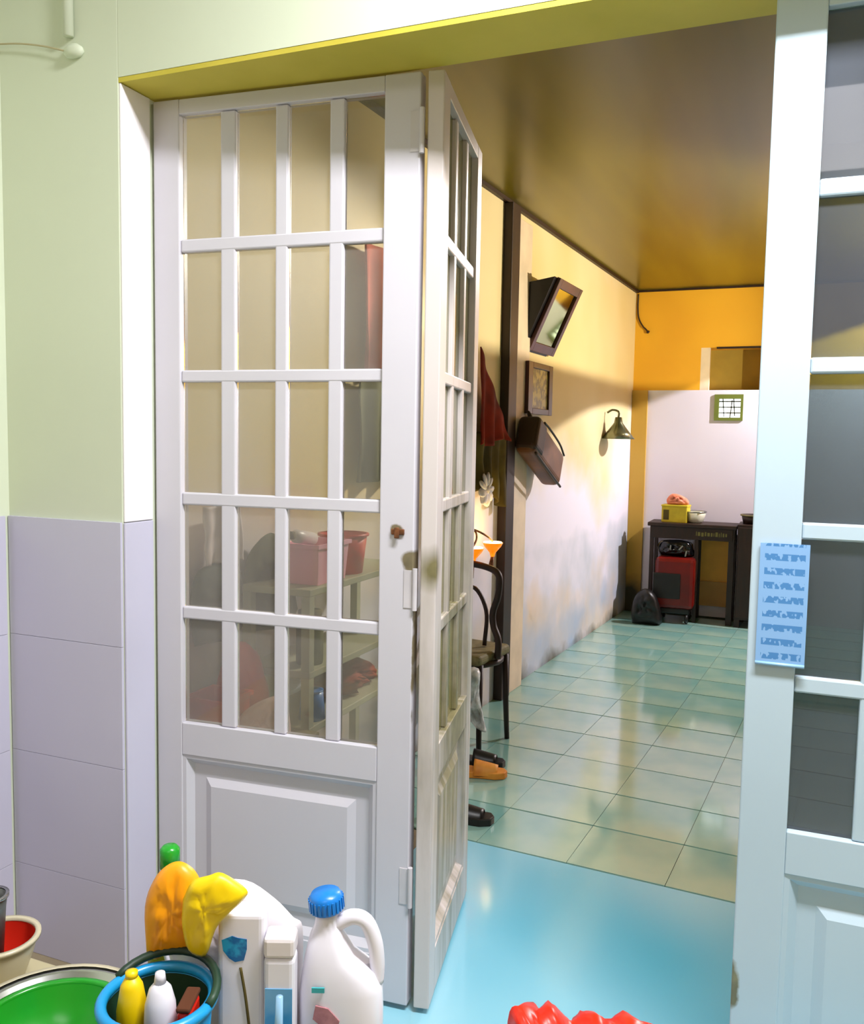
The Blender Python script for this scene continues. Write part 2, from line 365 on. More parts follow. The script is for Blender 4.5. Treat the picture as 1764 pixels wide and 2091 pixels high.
# north wall around the recess and the small window
nw = bpy.data.objects.new('wall_north', None); COL.objects.link(nw); struct(nw)
RX0, RX1, RZ0, RZ1 = -0.745, -0.285, 1.85, 2.19
VX0, VX1, VZ0, VZ1 = -0.625, -0.405, 1.605, 1.815
for (n_, x0, x1, z0, z1, mm) in [('plaster', -1.28, RX0, 1.85, CH, M_orange), ('plaster', RX0, RX1, RZ1, CH, M_orange), ('plaster', RX1, 2.0, 1.85, CH, M_orange),
        ('tiling', -1.155, VX0, 0, 1.85, M_backtile), ('tiling', VX0, VX1, 0, VZ0, M_backtile), ('tiling', VX1, 2.0, 0, 1.85, M_backtile), ('tiling', VX0, VX1, VZ1, 1.85, M_backtile),
        ('corner_strip', -1.28, -1.155, 0, 1.85, M_ochre)]:
    box(n_, x0, x1, 7.5 if n_ != 'corner_strip' else 7.47, 7.75, z0, z1, mm, nw)
box('recess_back', RX0, RX1, 7.72, 7.76, RZ0, RZ1, mat('recess_paint', (168, 142, 48), 0.7), nw)
box('recess_trim', RX0, RX0+0.07, 7.501, 7.55, RZ0, RZ1, M_creampost, nw)
box('recess_lintel', RX0+0.12, RX1, 7.49, 7.50, RZ1-0.012, RZ1+0.004, M_dark, nw)
struct(box('wall_east', 1.90, 2.05, 1.90, 7.75, 0, CH, M_eastwall))
struct(box('ceiling', -1.8, 2.05, 1.901, 7.75, CH, CH+0.08, M_ceil))
struct(wbox('trim_4', 0.0, LW, 0.0, 0.022, CH-0.022, CH-0.001, M_dark))
struct(box('trim_5', -1.27, 1.9, 7.485, 7.4995, CH-0.016, CH-0.001, M_dark))
# door wall face toward the back room is part of the same wall; dark post and cream pilaster on the west wall
p1 = tag(wbox('post', 2.545, 2.665, 0.0, 0.05, 0.0, CH-0.023, M_dark, bevel=0.004), 'dark brown timber post running from floor to ceiling on the yellow side wall', 'post')
p2 = tag(wbox('pilaster', 2.667, 2.90, 0.0, 0.035, 0.0, 2.60, M_creampost, bevel=0.004), 'narrow cream pilaster just beyond the dark brown post', 'pilaster')

# small window with block lattice
wn = bpy.data.objects.new('window_1', None); COL.objects.link(wn); struct(wn); wn.location = (VX0, 7.5, VZ0)
M_wgreen = mat('green_window_frame', (112, 124, 48), 0.5)
M_day = mat('daylight', (255, 255, 255), 0.5, emit=(245, 250, 255), es=3.0)
W_, H_ = VX1-VX0, VZ1-VZ0
bm = bmesh.new()
for bx in ((0, 0.035, 0, H_), (W_-0.02, W_, 0, H_), (0.035, W_-0.02, 0, 0.025), (0.035, W_-0.02, H_-0.035, H_)): box_into(bm, bx[0], bx[1], -0.012, 0.06, bx[2], bx[3])
obj('window_frame', bm, M_wgreen, wn)
bm = bmesh.new()
for k, t in enumerate([0.30, 0.52, 0.74]): box_into(bm, 0.035, W_-0.02, 0.03, 0.045, H_*t-0.005, H_*t+0.005)
for k in range(1, 4): box_into(bm, 0.035+(W_-0.055)*k/4-0.004, 0.035+(W_-0.055)*k/4+0.004, 0.03, 0.045, 0.025, H_-0.035, Matrix.Rotation(R(5*(-1)**k), 4, 'Y'))
obj('lattice', bm, mat('grey_lattice', (150, 154, 150), 0.6), wn)
box('pane', 0.03, W_-0.015, 0.055, 0.062, 0.02, H_-0.03, M_day, wn)

# ------------------------------------------------------------------ glazed door leaves
ZR = [(2.195, 1.893), (1.861, 1.568), (1.538, 1.258), (1.226, 0.962), (0.930, 0.655)]
def door_leaf(name, loc, rz, cols, wdt, mp, mg, papers=()):
    r = bpy.data.objects.new(name, None); COL.objects.link(r); struct(r); r.location = loc; r.rotation_euler = (0, 0, rz)
    TH = 0.038; top = ZT-0.018
    u0_, u1_ = cols[0][0], cols[-1][1]
    box('stile', 0, u0_, 0, TH, 0.015, top, mp, r, bevel=0.003)
    box('stile', u1_, wdt, 0, TH, 0.015, top, mp, r, bevel=0.003)
    box('rail', u0_, u1_, 0.0005, TH-0.0005, ZR[0][0], top-0.001, mp, r, bevel=0.002)
    box('rail', u0_, u1_, 0.0005, TH-0.0005, 0.570, ZR[-1][1], mp, r, bevel=0.002)
    box('rail', u0_, u1_, 0.0005, TH-0.0005, 0.016, 0.13, mp, r, bevel=0.002)
    for k in range(4):                                    # horizontal glazing bars
        box('muntin', u0_, u1_, 0.006, TH-0.006, ZR[k+1][0], ZR[k][1], mp, r, bevel=0.004)
    for k in range(len(cols)-1):
        box('muntin', cols[k][1], cols[k+1][0], 0.007, TH-0.007, ZR[-1][1]+0.0005, ZR[0][0]-0.0005, mp, r, bevel=0.004)
    g0 = None
    for ri, (zt, zb) in enumerate(ZR):
        for ci, (ua, ub) in enumerate(cols):
            box('glass_pane', ua+0.0003, ub-0.0003, 0.018, 0.021, zb+0.0003, zt-0.0003, mg, r)
    # lower panel: groove, moulding and raised field
    bm = bmesh.new()
    m_, zb, zt = 0.075, 0.13, 0.570
    def ring(d, y): return [bm.verts.new((x, y, z)) for x, z in ((u0_+d, zb+d), (u1_-d, zb+d), (u1_-d, zt-d), (u0_+d, zt-d))]
    spec = [(0.0, 0.003), (0.010, 0.004), (0.026, 0.020), (0.060, 0.020), (0.080, 0.010), (0.088, 0.010)]
    rr = [ring(d, y) for d, y in spec]
    for A, B in zip(rr[:-1], rr[1:]):
        for k in range(4): bm.faces.new((A[k], A[(k+1) % 4], B[(k+1) % 4], B[k]))
    bm.faces.new(rr[-1])
    bk = ring(0.0, TH-0.008); bm.faces.new(bk[::-1])
    for k in range(4): bm.faces.new((rr[0][k], bk[k], bk[(k+1) % 4], rr[0][(k+1) % 4]))
    obj('panel', bm, mp, r)
    return r
hinge = Vector((-1.524, 1.833, 0)); a1 = R(4.7)
cols1 = [(0.074, 0.187), (0.228, 0.337), (0.370, 0.479), (0.516, 0.619)]
d1 = door_leaf('door_1', hinge, a1, cols1, 0.706, M_leaf1, M_glass1)
cols2 = [(0.075, 0.200), (0.232, 0.357), (0.389, 0.510)]
f2 = Vector((-0.766, 1.900, 0)); a2 = math.atan2(0.57, -0.110)
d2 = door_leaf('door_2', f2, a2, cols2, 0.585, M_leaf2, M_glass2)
for ci, (ua, ub) in enumerate(cols2):                      # pale sheet filling the middle row of the folded leaf
    box('paper_sheet', ua+0.001, ub-0.001, 0.0225, 0.0235, 1.259, 1.537, M_paper, d2)
cols3 = [(0.088, 0.203), (0.238, 0.345), (0.380, 0.487), (0.522, 0.637)]
d3 = door_leaf('door_3', Vector((-0.070, 1.80, 0)), 0, cols3, 0.725, M_leaf3, M_glass3)
# hinges across the fold, iron latch
for z in (2.10, 1.05, 0.32):
    bm = bmesh.new(); box_into(bm, 0.683, 0.7065, -0.0018, 0.0002, z-0.045, z+0.045)
    lathe_into(bm, [(0, -0.05), (0.006, -0.05), (0.006, 0.05), (0, 0.05)], 12, (0.711, -0.003, z))
    obj('hinge', bm, M_paintplain, d1)
bm = bmesh.new(); box_into(bm, 0.650, 0.683, -0.006, 0.0, 1.178, 1.192); box_into(bm, 0.660, 0.672, -0.012, -0.006, 1.170, 1.196)
obj('latch', bm, M_rust, d1, bevel=0.002)

# blue timetable sheet hanging on the right leaf
mm, N, L, bs = new_mat('printed_blue_sheet'); bs.inputs['Roughness'].default_value = 0.55
tc = N.new('ShaderNodeTexCoord'); mp_ = N.new('ShaderNodeMapping'); L.new(tc.outputs['Generated'], mp_.inputs[0]); mp_.inputs['Scale'].default_value = (1, 1, 1)
sx = N.new('ShaderNodeSeparateXYZ'); L.new(mp_.outputs[0], sx.inputs[0])
def math_(op, a, b=None, c=None):
    n = N.new('ShaderNodeMath'); n.operation = op
    for i, v in enumerate((a, b, c)):
        if v is None: continue
        if isinstance(v, (int, float)): n.inputs[i].default_value = v
        else: L.new(v, n.inputs[i])
    return n.outputs[0]
row = math_('FRACT', math_('MULTIPLY', sx.outputs[2], 8.5))
inrow = math_('MULTIPLY', math_('GREATER_THAN', row, 0.30), math_('LESS_THAN', row, 0.78))
nz = N.new('ShaderNodeTexNoise'); nz.inputs['Scale'].default_value = 1.0; nz.inputs['Detail'].default_value = 1
mp2 = N.new('ShaderNodeMapping'); L.new(tc.outputs['Generated'], mp2.inputs[0]); mp2.inputs['Scale'].default_value = (11, 1, 17); L.new(mp2.outputs[0], nz.inputs['Vector'])
ink = math_('MULTIPLY', inrow, math_('GREATER_THAN', nz.outputs['Fac'], 0.44))
marg = math_('MULTIPLY', math_('GREATER_THAN', sx.outputs[0], 0.10), math_('LESS_THAN', sx.outputs[0], 0.92))
ink = math_('MULTIPLY', math_('MULTIPLY', ink, marg), 0.75)
mx = N.new('ShaderNodeMix'); mx.data_type = 'RGBA'; L.new(ink, mx.inputs[0]); mx.inputs[6].default_value = lin((132, 176, 224)); mx.inputs[7].default_value = lin((24, 110, 176))
L.new(mx.outputs[2], bs.inputs['Base Color'])
cs = thing('wall_calendar', 'blue printed sheet with rows of small figures hanging on the right door leaf', 'calendar', (-0.054, 1.794, 0.985))
box('sheet', 0, 0.088, 0, 0.003, 0, 0.232, mm, cs)
tube('bottom_bar', [(0, 0, -0.001), (0.088, 0, -0.001)], 0.0035, M_bluepale, cs)

# ------------------------------------------------------------------ kitchen wall cable and conduit
cb = thing('cable_conduit', 'pale plastic conduit with ceiling rose and sagging cable at top left of wall', 'conduit', (-1.66, 1.712, 2.33))
tube('conduit', [(-0.015, -0.004, 0.66), (-0.012, -0.004, 0.03)], 0.013, M_kwall, cb)
lathe('junction_box', [(0, 0.012), (0.012, 0.011), (0.026, 0.002), (0.030, -0.008), (0.022, -0.018), (0, -0.022)], M_kwall, cb, 20, sy=0.5)
tube('cable', smooth_path([(-0.02, -0.004, -0.004), (-0.09, -0.004, 0.018), (-0.17, -0.004, 0.036), (-0.245, -0.004, 0.046)]), 0.0022, M_bench, cb)

# ------------------------------------------------------------------ things on the west wall
# leaning mirror: bottom at the wall, top tipped into the room
mr_ = thing('wall_mirror', 'framed glass mirror tipped forward from the yellow wall above the small picture', 'mirror')
s0, s1, z0, z1, o0, o1 = 2.90, 3.33, 1.93, 2.315, 0.012, 0.185
def mirror_pt(u, v, d=0.0):     # u along wall 0..1, v up 0..1, d out of the face
    n = Vector((z1-z0, 0, -(o1-o0))).normalized()   # (off, -, z)
    return wp(s0+(s1-s0)*u, o0+(o1-o0)*v+n.x*d, z0+(z1-z0)*v+n.z*d)
def mirror_box(name, ua, ub, va, vb, da, db, m):
    bm = bmesh.new(); v = [bm.verts.new(mirror_pt(u, vv, d)) for u in (ua, ub) for vv in (va, vb) for d in (da, db)]
    for f in ((0, 1, 3, 2), (4, 6, 7, 5), (0, 4, 5, 1), (2, 3, 7, 6), (0, 2, 6, 4), (1, 5, 7, 3)): bm.faces.new([v[i] for i in f])
    return obj(name, bm, m, mr_, bevel=0.002)
fwd_ = 0.11
mirror_box('frame_side', 0, fwd_, 0, 1, 0, 0.022, M_frame); mirror_box('frame_side', 1-fwd_, 1, 0, 1, 0, 0.022, M_frame)
mirror_box('frame_rail', fwd_, 1-fwd_, 0, 0.12, 0, 0.022, M_frame); mirror_box('frame_rail', fwd_, 1-fwd_, 0.88, 1, 0, 0.022, M_frame)
mirror_box('mirror_glass', fwd_, 1-fwd_, 0.12, 0.88, 0.004, 0.010, M_mirror)
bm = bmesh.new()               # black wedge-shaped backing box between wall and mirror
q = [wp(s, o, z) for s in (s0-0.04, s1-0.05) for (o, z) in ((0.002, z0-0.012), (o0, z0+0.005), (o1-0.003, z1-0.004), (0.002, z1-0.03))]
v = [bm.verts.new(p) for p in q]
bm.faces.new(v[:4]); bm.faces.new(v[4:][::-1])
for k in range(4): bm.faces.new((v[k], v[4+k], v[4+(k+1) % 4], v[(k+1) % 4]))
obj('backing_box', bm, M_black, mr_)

pf = thing('picture_frame', 'small upright picture in a dark red frame on the yellow wall below the tipped mirror', 'picture')
for nm, a_, b_, c_, d_ in (('frame_side', 2.83, 2.905, 1.563, 1.855), ('frame_side', 3.19, 3.255, 1.563, 1.855)): wbox(nm, a_, b_, 0.036, 0.058, c_, d_, M_frame, pf, 0.003)
for nm, a_, b_, c_, d_ in (('frame_rail', 2.905, 3.19, 1.563, 1.597), ('frame_rail', 2.905, 3.19, 1.822, 1.855)): wbox(nm, a_, b_, 0.036, 0.058, c_, d_, M_frame, pf, 0.003)
wbox('print', 2.90, 3.195, 0.038, 0.046, 1.59, 1.83, mat('olive_print', (196, 180, 92), 0.4, (112, 104, 44), 26, contrast=(0.42, 0.55)), pf)

# brown leather bag hanging tilted
bg = thing('leather_bag', 'brown leather bag with dark flap hanging tilted on the side wall under the picture', 'bag')
BM_ = Matrix.Translation(wp(2.955, 0.10, 1.335)) @ Matrix.Rotation(angW, 4, 'Z') @ Matrix.Rotation(R(24), 4, 'Y')
bm = bmesh.new(); vs = box_into(bm, -0.275, 0.245, -0.06, 0.06, -0.10, 0.105, BM_); ob = obj('body', bm, M_leather, bg, bevel=0.035, seg=4)
bm = bmesh.new(); box_into(bm, -0.285, -0.13, -0.066, 0.064, -0.085, 0.112, BM_); obj('flap', bm, M_leather_dk, bg, bevel=0.03, seg=4)
bm = bmesh.new(); tube_into(bm, [BM_ @ Vector(p) for p in smooth_path([(-0.26, -0.062, -0.102), (-0.1, -0.067, -0.108), (0.1, -0.067, -0.108), (0.24, -0.06, -0.10)])], 0.007, 8)
tube_into(bm, [BM_ @ Vector(p) for p in smooth_path([(-0.20, -0.062, 0.104), (-0.1, -0.064, 0.110), (0.1, -0.064, 0.110), (0.22, -0.06, 0.09)])], 0.006, 8); obj('piping', bm, M_leather_dk, bg, smooth=True)
tube('strap', [BM_ @ Vector(p) for p in smooth_path([(-0.18, 0, 0.10), (-0.20, 0.045, 0.17), (-0.06, 0.052, 0.13), (0.02, 0.03, 0.10)])], 0.008, M_leather_dk, bg)

# conical metal lampshade on the wall
cl = thing('wall_lamp', 'cone-shaped dull metal lampshade hanging on the side wall before the corner', 'lamp', wp(4.70, 0.10, 1.44))
lathe('shade', [(0.0, 0.165), (0.025, 0.16), (0.032, 0.12), (0.085, 0.05), (0.125, 0.0), (0.120, 0.0), (0.08, 0.045), (0.02, 0.11), (0, 0.115)], M_silver, cl, 28)
tube('hook', smooth_path([(0, 0, 0.155), (0.0, 0, 0.20), (-0.045, 0, 0.215), (-0.085, 0.0, 0.195)]), 0.008, M_silver, cl)
lathe('bulb', [(0, 0.01), (0.03, 0.02), (0.034, 0.045), (0.015, 0.09), (0, 0.09)], M_silver, cl, 16)

# cable stub in the corner on the orange plaster
tag(tube('hanging_cable', smooth_path([(-1.262, 7.49, 2.64), (-1.262, 7.488, 2.52), (-1.25, 7.485, 2.44), (-1.215, 7.48, 2.375), (-1.19, 7.48, 2.35), (-1.165, 7.48, 2.32)]), [0.006]*36+[0.008, 0.012, 0.014, 0.014, 0.008], M_dark),
    'thin dark cable with bare end hanging in the corner on the orange plaster', 'cable')

# ------------------------------------------------------------------ cloths hung on the west wall
def cloth(name, s_a, s_b, z_a, z_b, off, m, label, folds=5, seed=0, top=None, bottom=None, amp=0.018):
    """hanging fabric; top/bottom = z as function of t"""
    bm = bmesh.new(); nu, nv = 40, 22; grid = {}
    for side in (0, 1):
        for i in range(nu+1):
            for j in range(nv+1):
                t = i/nu; vv = j/nv
                za = top(t) if top else z_a; zb = bottom(t) if bottom else z_b
                z = za + (zb-za)*vv
                o_ = off + amp*(0.3+vv)*math.sin(t*folds*2*math.pi+seed+vv*0.8) + 0.008*noise.noise(Vector((t*4, vv*3, seed))) + side*0.006
                grid[(side, i, j)] = bm.verts.new(wp(s_a+(s_b-s_a)*t, o_, z))
        for i in range(nu):
            for j in range(nv): bm.faces.new([grid[(side, i+a, j+b)] for a, b in ((0, 0), (1, 0), (1, 1), (0, 1))])
    for i in range(nu):
        for j in (0, nv): bm.faces.new([grid[(0, i, j)], grid[(0, i+1, j)], grid[(1, i+1, j)], grid[(1, i, j)]])
    for j in range(nv):
        for i in (0, nu): bm.faces.new([grid[(0, i, j)], grid[(0, i, j+1)], grid[(1, i, j+1)], grid[(1, i, j)]])
    return tag(obj(name, bm, m, smooth=True), label, 'cloth')
cloth('hanging_cloth', 2.14, 2.54, 0, 0, 0.05, M_redcloth, 'maroon cloth hanging on the side wall left of the dark post', 3, 0.4,
      top=lambda t: 1.86-0.42*t, bottom=lambda t: 1.40-0.02*math.sin(t*6))
cloth('hanging_cloth', 2.12, 2.53, 0, 0, 0.035, M_olivecloth, 'olive cloth hanging below the maroon cloth beside the dark post', 4, 2.0,
      top=lambda t: 1.45, bottom=lambda t: 1.12+0.06*math.sin(t*5))
cloth('hanging_cloth', 1.02, 1.40, 0, 0, 0.05, M_pinkcloth, 'salmon pink cloth hanging behind the glass of the left door leaf', 3, 1.0,
      top=lambda t: 2.13, bottom=lambda t: 1.66)
cloth('hanging_cloth', 1.00, 1.38, 0, 0, 0.045, M_greycloth, 'grey green cloth hanging under the salmon pink one behind the glass', 3, 1.7,
      top=lambda t: 1.64, bottom=lambda t: 1.24)
for k, (s, z) in enumerate(((2.12, 1.865), (1.2, 2.14))):
    pass

# white paper flowers on the wall
fl_ = thing('paper_flower', 'white paper flower fixed to the side wall above the glowing amber lamps', 'flower', wp(2.22, 0.06, 1.165))
for k in range(9):
    a = k*2*math.pi/9; bm = bmesh.new(); M_ = Matrix.Rotation(angW, 4, 'Z') @ Matrix.Rotation(a, 4, 'Y') @ Matrix.Rotation(R(30), 4, 'X')
    bmesh.ops.create_uvsphere(bm, u_segments=10, v_segments=6, radius=1, matrix=M_ @ Matrix.Translation((0.05, -0.01, 0)) @ Matrix.Diagonal((0.04, 0.012, 0.024, 1)))
    obj('petal', bm, M_white, fl_, smooth=True)
bm = bmesh.new(); bmesh.ops.create_uvsphere(bm, u_segments=12, v_segments=8, radius=0.028); obj('centre', bm, M_whitebag, fl_, smooth=True)
tube('stem', [(0, 0, 0), tuple(-(nW*0.06))], 0.005, M_green2, fl_)

# twin amber oil lamps on a bracket
al = thing('oil_lamp', 'pair of glowing amber glass cups on a wall bracket beside the folded door leaf', 'lamp', wp(2.24, 0.0, 0.0))
for (dx, dy) in ((0.03, -0.02), (0.02, -0.28)):
    c = (0.075+dx, dy, 0.90)
    lathe('glass_cup', [(0, -0.075), (0.010, -0.07), (0.016, -0.05), (0.042, -0.02), (0.052, 0.0), (0.049, 0.0), (0.038, -0.018), (0.012, -0.045), (0, -0.05)], M_amber, al, 20, c)
    lathe('flame_disc', [(0, 0.004), (0.045, 0.004), (0.048, 0.0), (0.045, -0.003), (0, -0.003)], M_flame, al, 20, c)
    tube('tassel', [(c[0], c[1], 0.83), (c[0]-0.006, c[1], 0.79), (c[0]+0.002, c[1], 0.755)], [0.008, 0.012, 0.003], M_rust, al)
tube('bracket', smooth_path([(0.0, -0.15, 0.98), (0.06, -0.15, 0.97), (0.10, -0.10, 0.94), (0.105, -0.02, 0.905)]), 0.005, M_rust, al)
tube('bracket', smooth_path([(0.0, -0.16, 0.98), (0.06, -0.17, 0.97), (0.09, -0.22, 0.94), (0.095, -0.28, 0.905)]), 0.005, M_rust, al)
lamp('amber_glow', 'POINT', wp(2.24, 0.13, 0.96), 1.5, (1, 0.6, 0.15), shadow_soft_size=0.03)

# ------------------------------------------------------------------ bentwood chair behind the folded leaf
ch = thing('bentwood_chair', 'dark bentwood chair with an olive seat standing against the side wall', 'chair', (-1.385, 3.80, 0), R(-8))
W2 = 0.175
tube('back_frame', smooth_path([(-W2, 0.02, 0.44), (-W2+0.01, 0.05, 0.62), (-0.14, 0.07, 0.78), (-0.06, 0.08, 0.825), (0.06, 0.08, 0.82), (0.14, 0.06, 0.79), (0.145, 0.05, 0.70), (0.13, 0.03, 0.62), (0.14, 0.02, 0.56), (W2, 0.0, 0.50), (W2+0.008, -0.02, 0.42)], 6), 0.016, M_dark, ch)
tube('back_loop', smooth_path([(-0.10, 0.03, 0.45), (-0.10, 0.06, 0.62), (0, 0.07, 0.72), (0.08, 0.06, 0.62), (0.09, 0.03, 0.46)], 6), 0.010, M_dark, ch)
bm = bmesh.new(); box_into(bm, -0.165, 0.165, -0.16, 0.16, 0.405, 0.455); obj('seat', bm, M_cane, ch, bevel=0.02, seg=3)
tube('seat_ring', [(0.172*math.cos(a)*1.02, 0.165*math.sin(a), 0.402) for a in [k*math.pi/12 for k in range(24)]], 0.014, M_dark, ch, closed=True)
for (x, y) in ((-0.15, -0.13), (0.15, -0.13), (-0.15, 0.13), (0.15, 0.13)):
    tube('leg', smooth_path([(x, y, 0.41), (x*1.02, y*1.02, 0.2), (x*1.10, y*1.15, 0.0)]), [0.017]*4+[0.014]*13, M_dark, ch) if False else tube('leg', [(x, y, 0.41), (x*1.03, y*1.05, 0.2), (x*1.08, y*1.12, 0.0)], [0.017, 0.014, 0.012], M_dark, ch)
pb = tag(inflate('plastic_bag', [(-0.05, 0.0), (0.06, 0.01), (0.065, -0.10), (0.085, -0.20), (0.10, -0.27), (0.06, -0.26), (0.02, -0.22), (-0.03, -0.19), (-0.06, -0.10)], 0.07, mat('clear_bag', (232, 236, 238), 0.2, (170, 176, 176), 20, contrast=(0.4, 0.6)), wr=0.5, seed=4),
         'crumpled translucent plastic bag hanging from the dark chair seat', 'bag')
pb.location = (-1.30, 3.585, 0.40); pb.rotation_euler = (0, 0, R(10))

# footwear behind the folded leaf
def slipper(name, loc, rz, m, label, strap=None):
    t = thing(name, label, 'shoe', loc, rz)
    bm = bmesh.new(); pts = [(0.0, -0.13), (0.035, -0.12), (0.045, -0.05), (0.038, 0.02), (0.045, 0.09), (0.03, 0.13), (0, 0.14), (-0.03, 0.125), (-0.042, 0.07), (-0.036, 0.0), (-0.042, -0.06), (-0.03, -0.12)]
    lo_ = [bm.verts.new((x, y, 0.0)) for x, y in pts]; hi = [bm.verts.new((x, y, 0.028)) for x, y in pts]
    bm.faces.new(lo_[::-1]); bm.faces.new(hi)
    for k in range(len(pts)): bm.faces.new((lo_[k], lo_[(k+1) % len(pts)], hi[(k+1) % len(pts)], hi[k]))
    obj('sole', bm, m, t, bevel=0.004)
    bm = bmesh.new(); g = {}
    for side, rr_ in ((0, 1.0), (1, 0.88)):
        for i in range(9):
            for j in range(13):
                a = math.pi*j/12; y = 0.0+0.10*i/8; w_ = 0.045*(1-0.25*(i/8)**3)
                g[(side, i, j)] = bm.verts.new((w_*rr_*math.cos(a), y, 0.014+(0.055-0.02*i/8)*rr_*math.sin(a)))
        for i in range(8):
            for j in range(12): bm.faces.new([g[(side, i+a_, j+b_)] for a_, b_ in ((0, 0), (1, 0), (1, 1), (0, 1))])
    for i in (0, 8):
        for j in range(12): bm.faces.new([g[(0, i, j)], g[(0, i, j+1)], g[(1, i, j+1)], g[(1, i, j)]])
    obj('upper', bm, strap or m, t, smooth=True)
slipper('slipper', (-1.19, 3.42, 0.0), R(-75), M_yfruit, 'orange slipper lying on the floor at the end of the folded leaf')
slipper('slipper', (-1.235, 3.54, 0.0), R(-80), M_black, 'black slipper on the floor behind the orange one')
slipper('slipper', (-1.10, 2.98, 0.0), R(-80), M_black, 'black slipper poking out low behind the folded door leaf, nearest the doorway')

# ------------------------------------------------------------------ shelf rack behind the left leaf
rk = thing('shelf_rack', 'grey green three-tier rack standing against the wall behind the glazed leaf', 'rack')
SX0, SX1, SY0, SY1 = -1.555, -1.30, 2.235, 2.95
SX0f = -1.59
for z in (0.957, 0.710, 0.540): box('shelf', SX0+0.02, SX1, SY0, SY1, z-0.022, z, M_shelfm, rk, bevel=0.003)
for (x, y) in ((SX0+0.035, SY0+0.015), (SX1-0.015, SY0+0.015), (SX0+0.045, SY1-0.015), (SX1-0.015, SY1-0.015)): box('leg', x-0.014, x+0.014, y-0.014, y+0.014, 0, 0.935, M_shelfm, rk)
# things on it
bx = thing('pink_tub', 'pink plastic tub on the top shelf behind the glazed leaf', 'tub', (-1.375, 2.40, 0.957))
def tub(parent, w, d, h, m):
    bm = bmesh.new(); t = 0.004
    def rg(k, z, s): return [bm.verts.new((x*s, y*s, z)) for x, y in ((-w/2+k, -d/2+k), (w/2-k, -d/2+k), (w/2-k, d/2-k), (-w/2+k, d/2-k))]
    a_ = rg(0.0, 0, 0.88); b_ = rg(0, h, 1.0); c_ = rg(t, h, 1.0); d__ = rg(t, t, 0.88)
    bm.faces.new(a_[::-1]); bm.faces.new(d__)
    for A, B in ((a_, b_), (b_, c_), (c_, d__)):
        for k in range(4): bm.faces.new((A[k], A[(k+1) % 4], B[(k+1) % 4], B[k]))
    obj('body', bm, m, parent, bevel=0.004)
    bm = bmesh.new()
    for bb in ((-w/2-.006, w/2+.006, -d/2-.006, -d/2), (-w/2-.006, w/2+.006, d/2, d/2+.006), (-w/2-.006, -w/2, -d/2, d/2), (w/2, w/2+.006, -d/2, d/2)): box_into(bm, bb[0], bb[1], bb[2], bb[3], h-.012, h)
    obj('rim', bm, m, parent)
tub(bx, 0.13, 0.20, 0.125, M_pink)
rb = thing('red_pot', 'red round plastic pot on the top shelf beside the pink tub', 'pot', (-1.385, 2.60, 0.957))
lathe('body', [(0, 0), (0.065, 0), (0.08, 0.13), (0.076, 0.13), (0.062, 0.006), (0, 0.006)], M_red, rb, 28); lathe('rim', [(0.079, 0.122), (0.086, 0.124), (0.086, 0.132), (0.078, 0.132)], M_red, rb, 28)
cy = thing('milky_bottle', 'milky plastic bottle lying across the pink tub behind the glass', 'bottle', (-1.375, 2.31, 1.103), 0)
bm = bmesh.new(); lathe_into(bm, [(0, -0.07), (0.02, -0.07), (0.021, 0.03), (0.010, 0.05), (0, 0.05)], 16); bmesh.ops.rotate(bm, verts=bm.verts, matrix=Matrix.Rotation(R(80), 3, 'X')); obj('body', bm, M_whitebag, cy, smooth=True)
bm = bmesh.new(); lathe_into(bm, [(0, 0.05), (0.012, 0.05), (0.012, 0.07), (0, 0.07)], 16); bmesh.ops.rotate(bm, verts=bm.verts, matrix=Matrix.Rotation(R(80), 3, 'X')); obj('cap', bm, M_olivecloth, cy, smooth=True)
tb = thing('blue_tumbler', 'bright blue plastic tumbler upside down on the lowest rack shelf', 'tumbler', (-1.345, 2.33, 0.540))
lathe('body', [(0, 0.085), (0.034, 0.085), (0.042, 0), (0.039, 0), (0.032, 0.080), (0, 0.080)], M_blue, tb, 24); lathe('foot', [(0.034, 0.085), (0.036, 0.090), (0.028, 0.090), (0, 0.087)], M_blue, tb, 24)
cl2 = tag(inflate('folded_cloth', [(-0.16, 0.0), (0.16, 0.0), (0.17, 0.05), (0.10, 0.085), (-0.08, 0.075), (-0.17, 0.05)], 0.16, mat('rust_red_cloth', (170, 72, 44), 0.9, (130, 50, 30), 8), wr=0.35, seed=9), 'rust red bundled cloth on the lowest shelf of the rack', 'cloth')
cl2.location = (-1.42, 2.66, 0.541); cl2.rotation_euler = (0, 0, R(90))
jt = thing('grey_jar', 'dark grey lidded jar on the middle shelf above the blue tumbler', 'jar', (-1.36, 2.34, 0.710))
lathe('body', [(0, 0), (0.04, 0), (0.042, 0.01), (0.042, 0.12), (0.034, 0.14), (0, 0.14)], M_greycloth, jt, 24); lathe('lid', [(0, 0.14), (0.036, 0.14), (0.036, 0.165), (0, 0.167)], M_olivecloth, jt, 24)
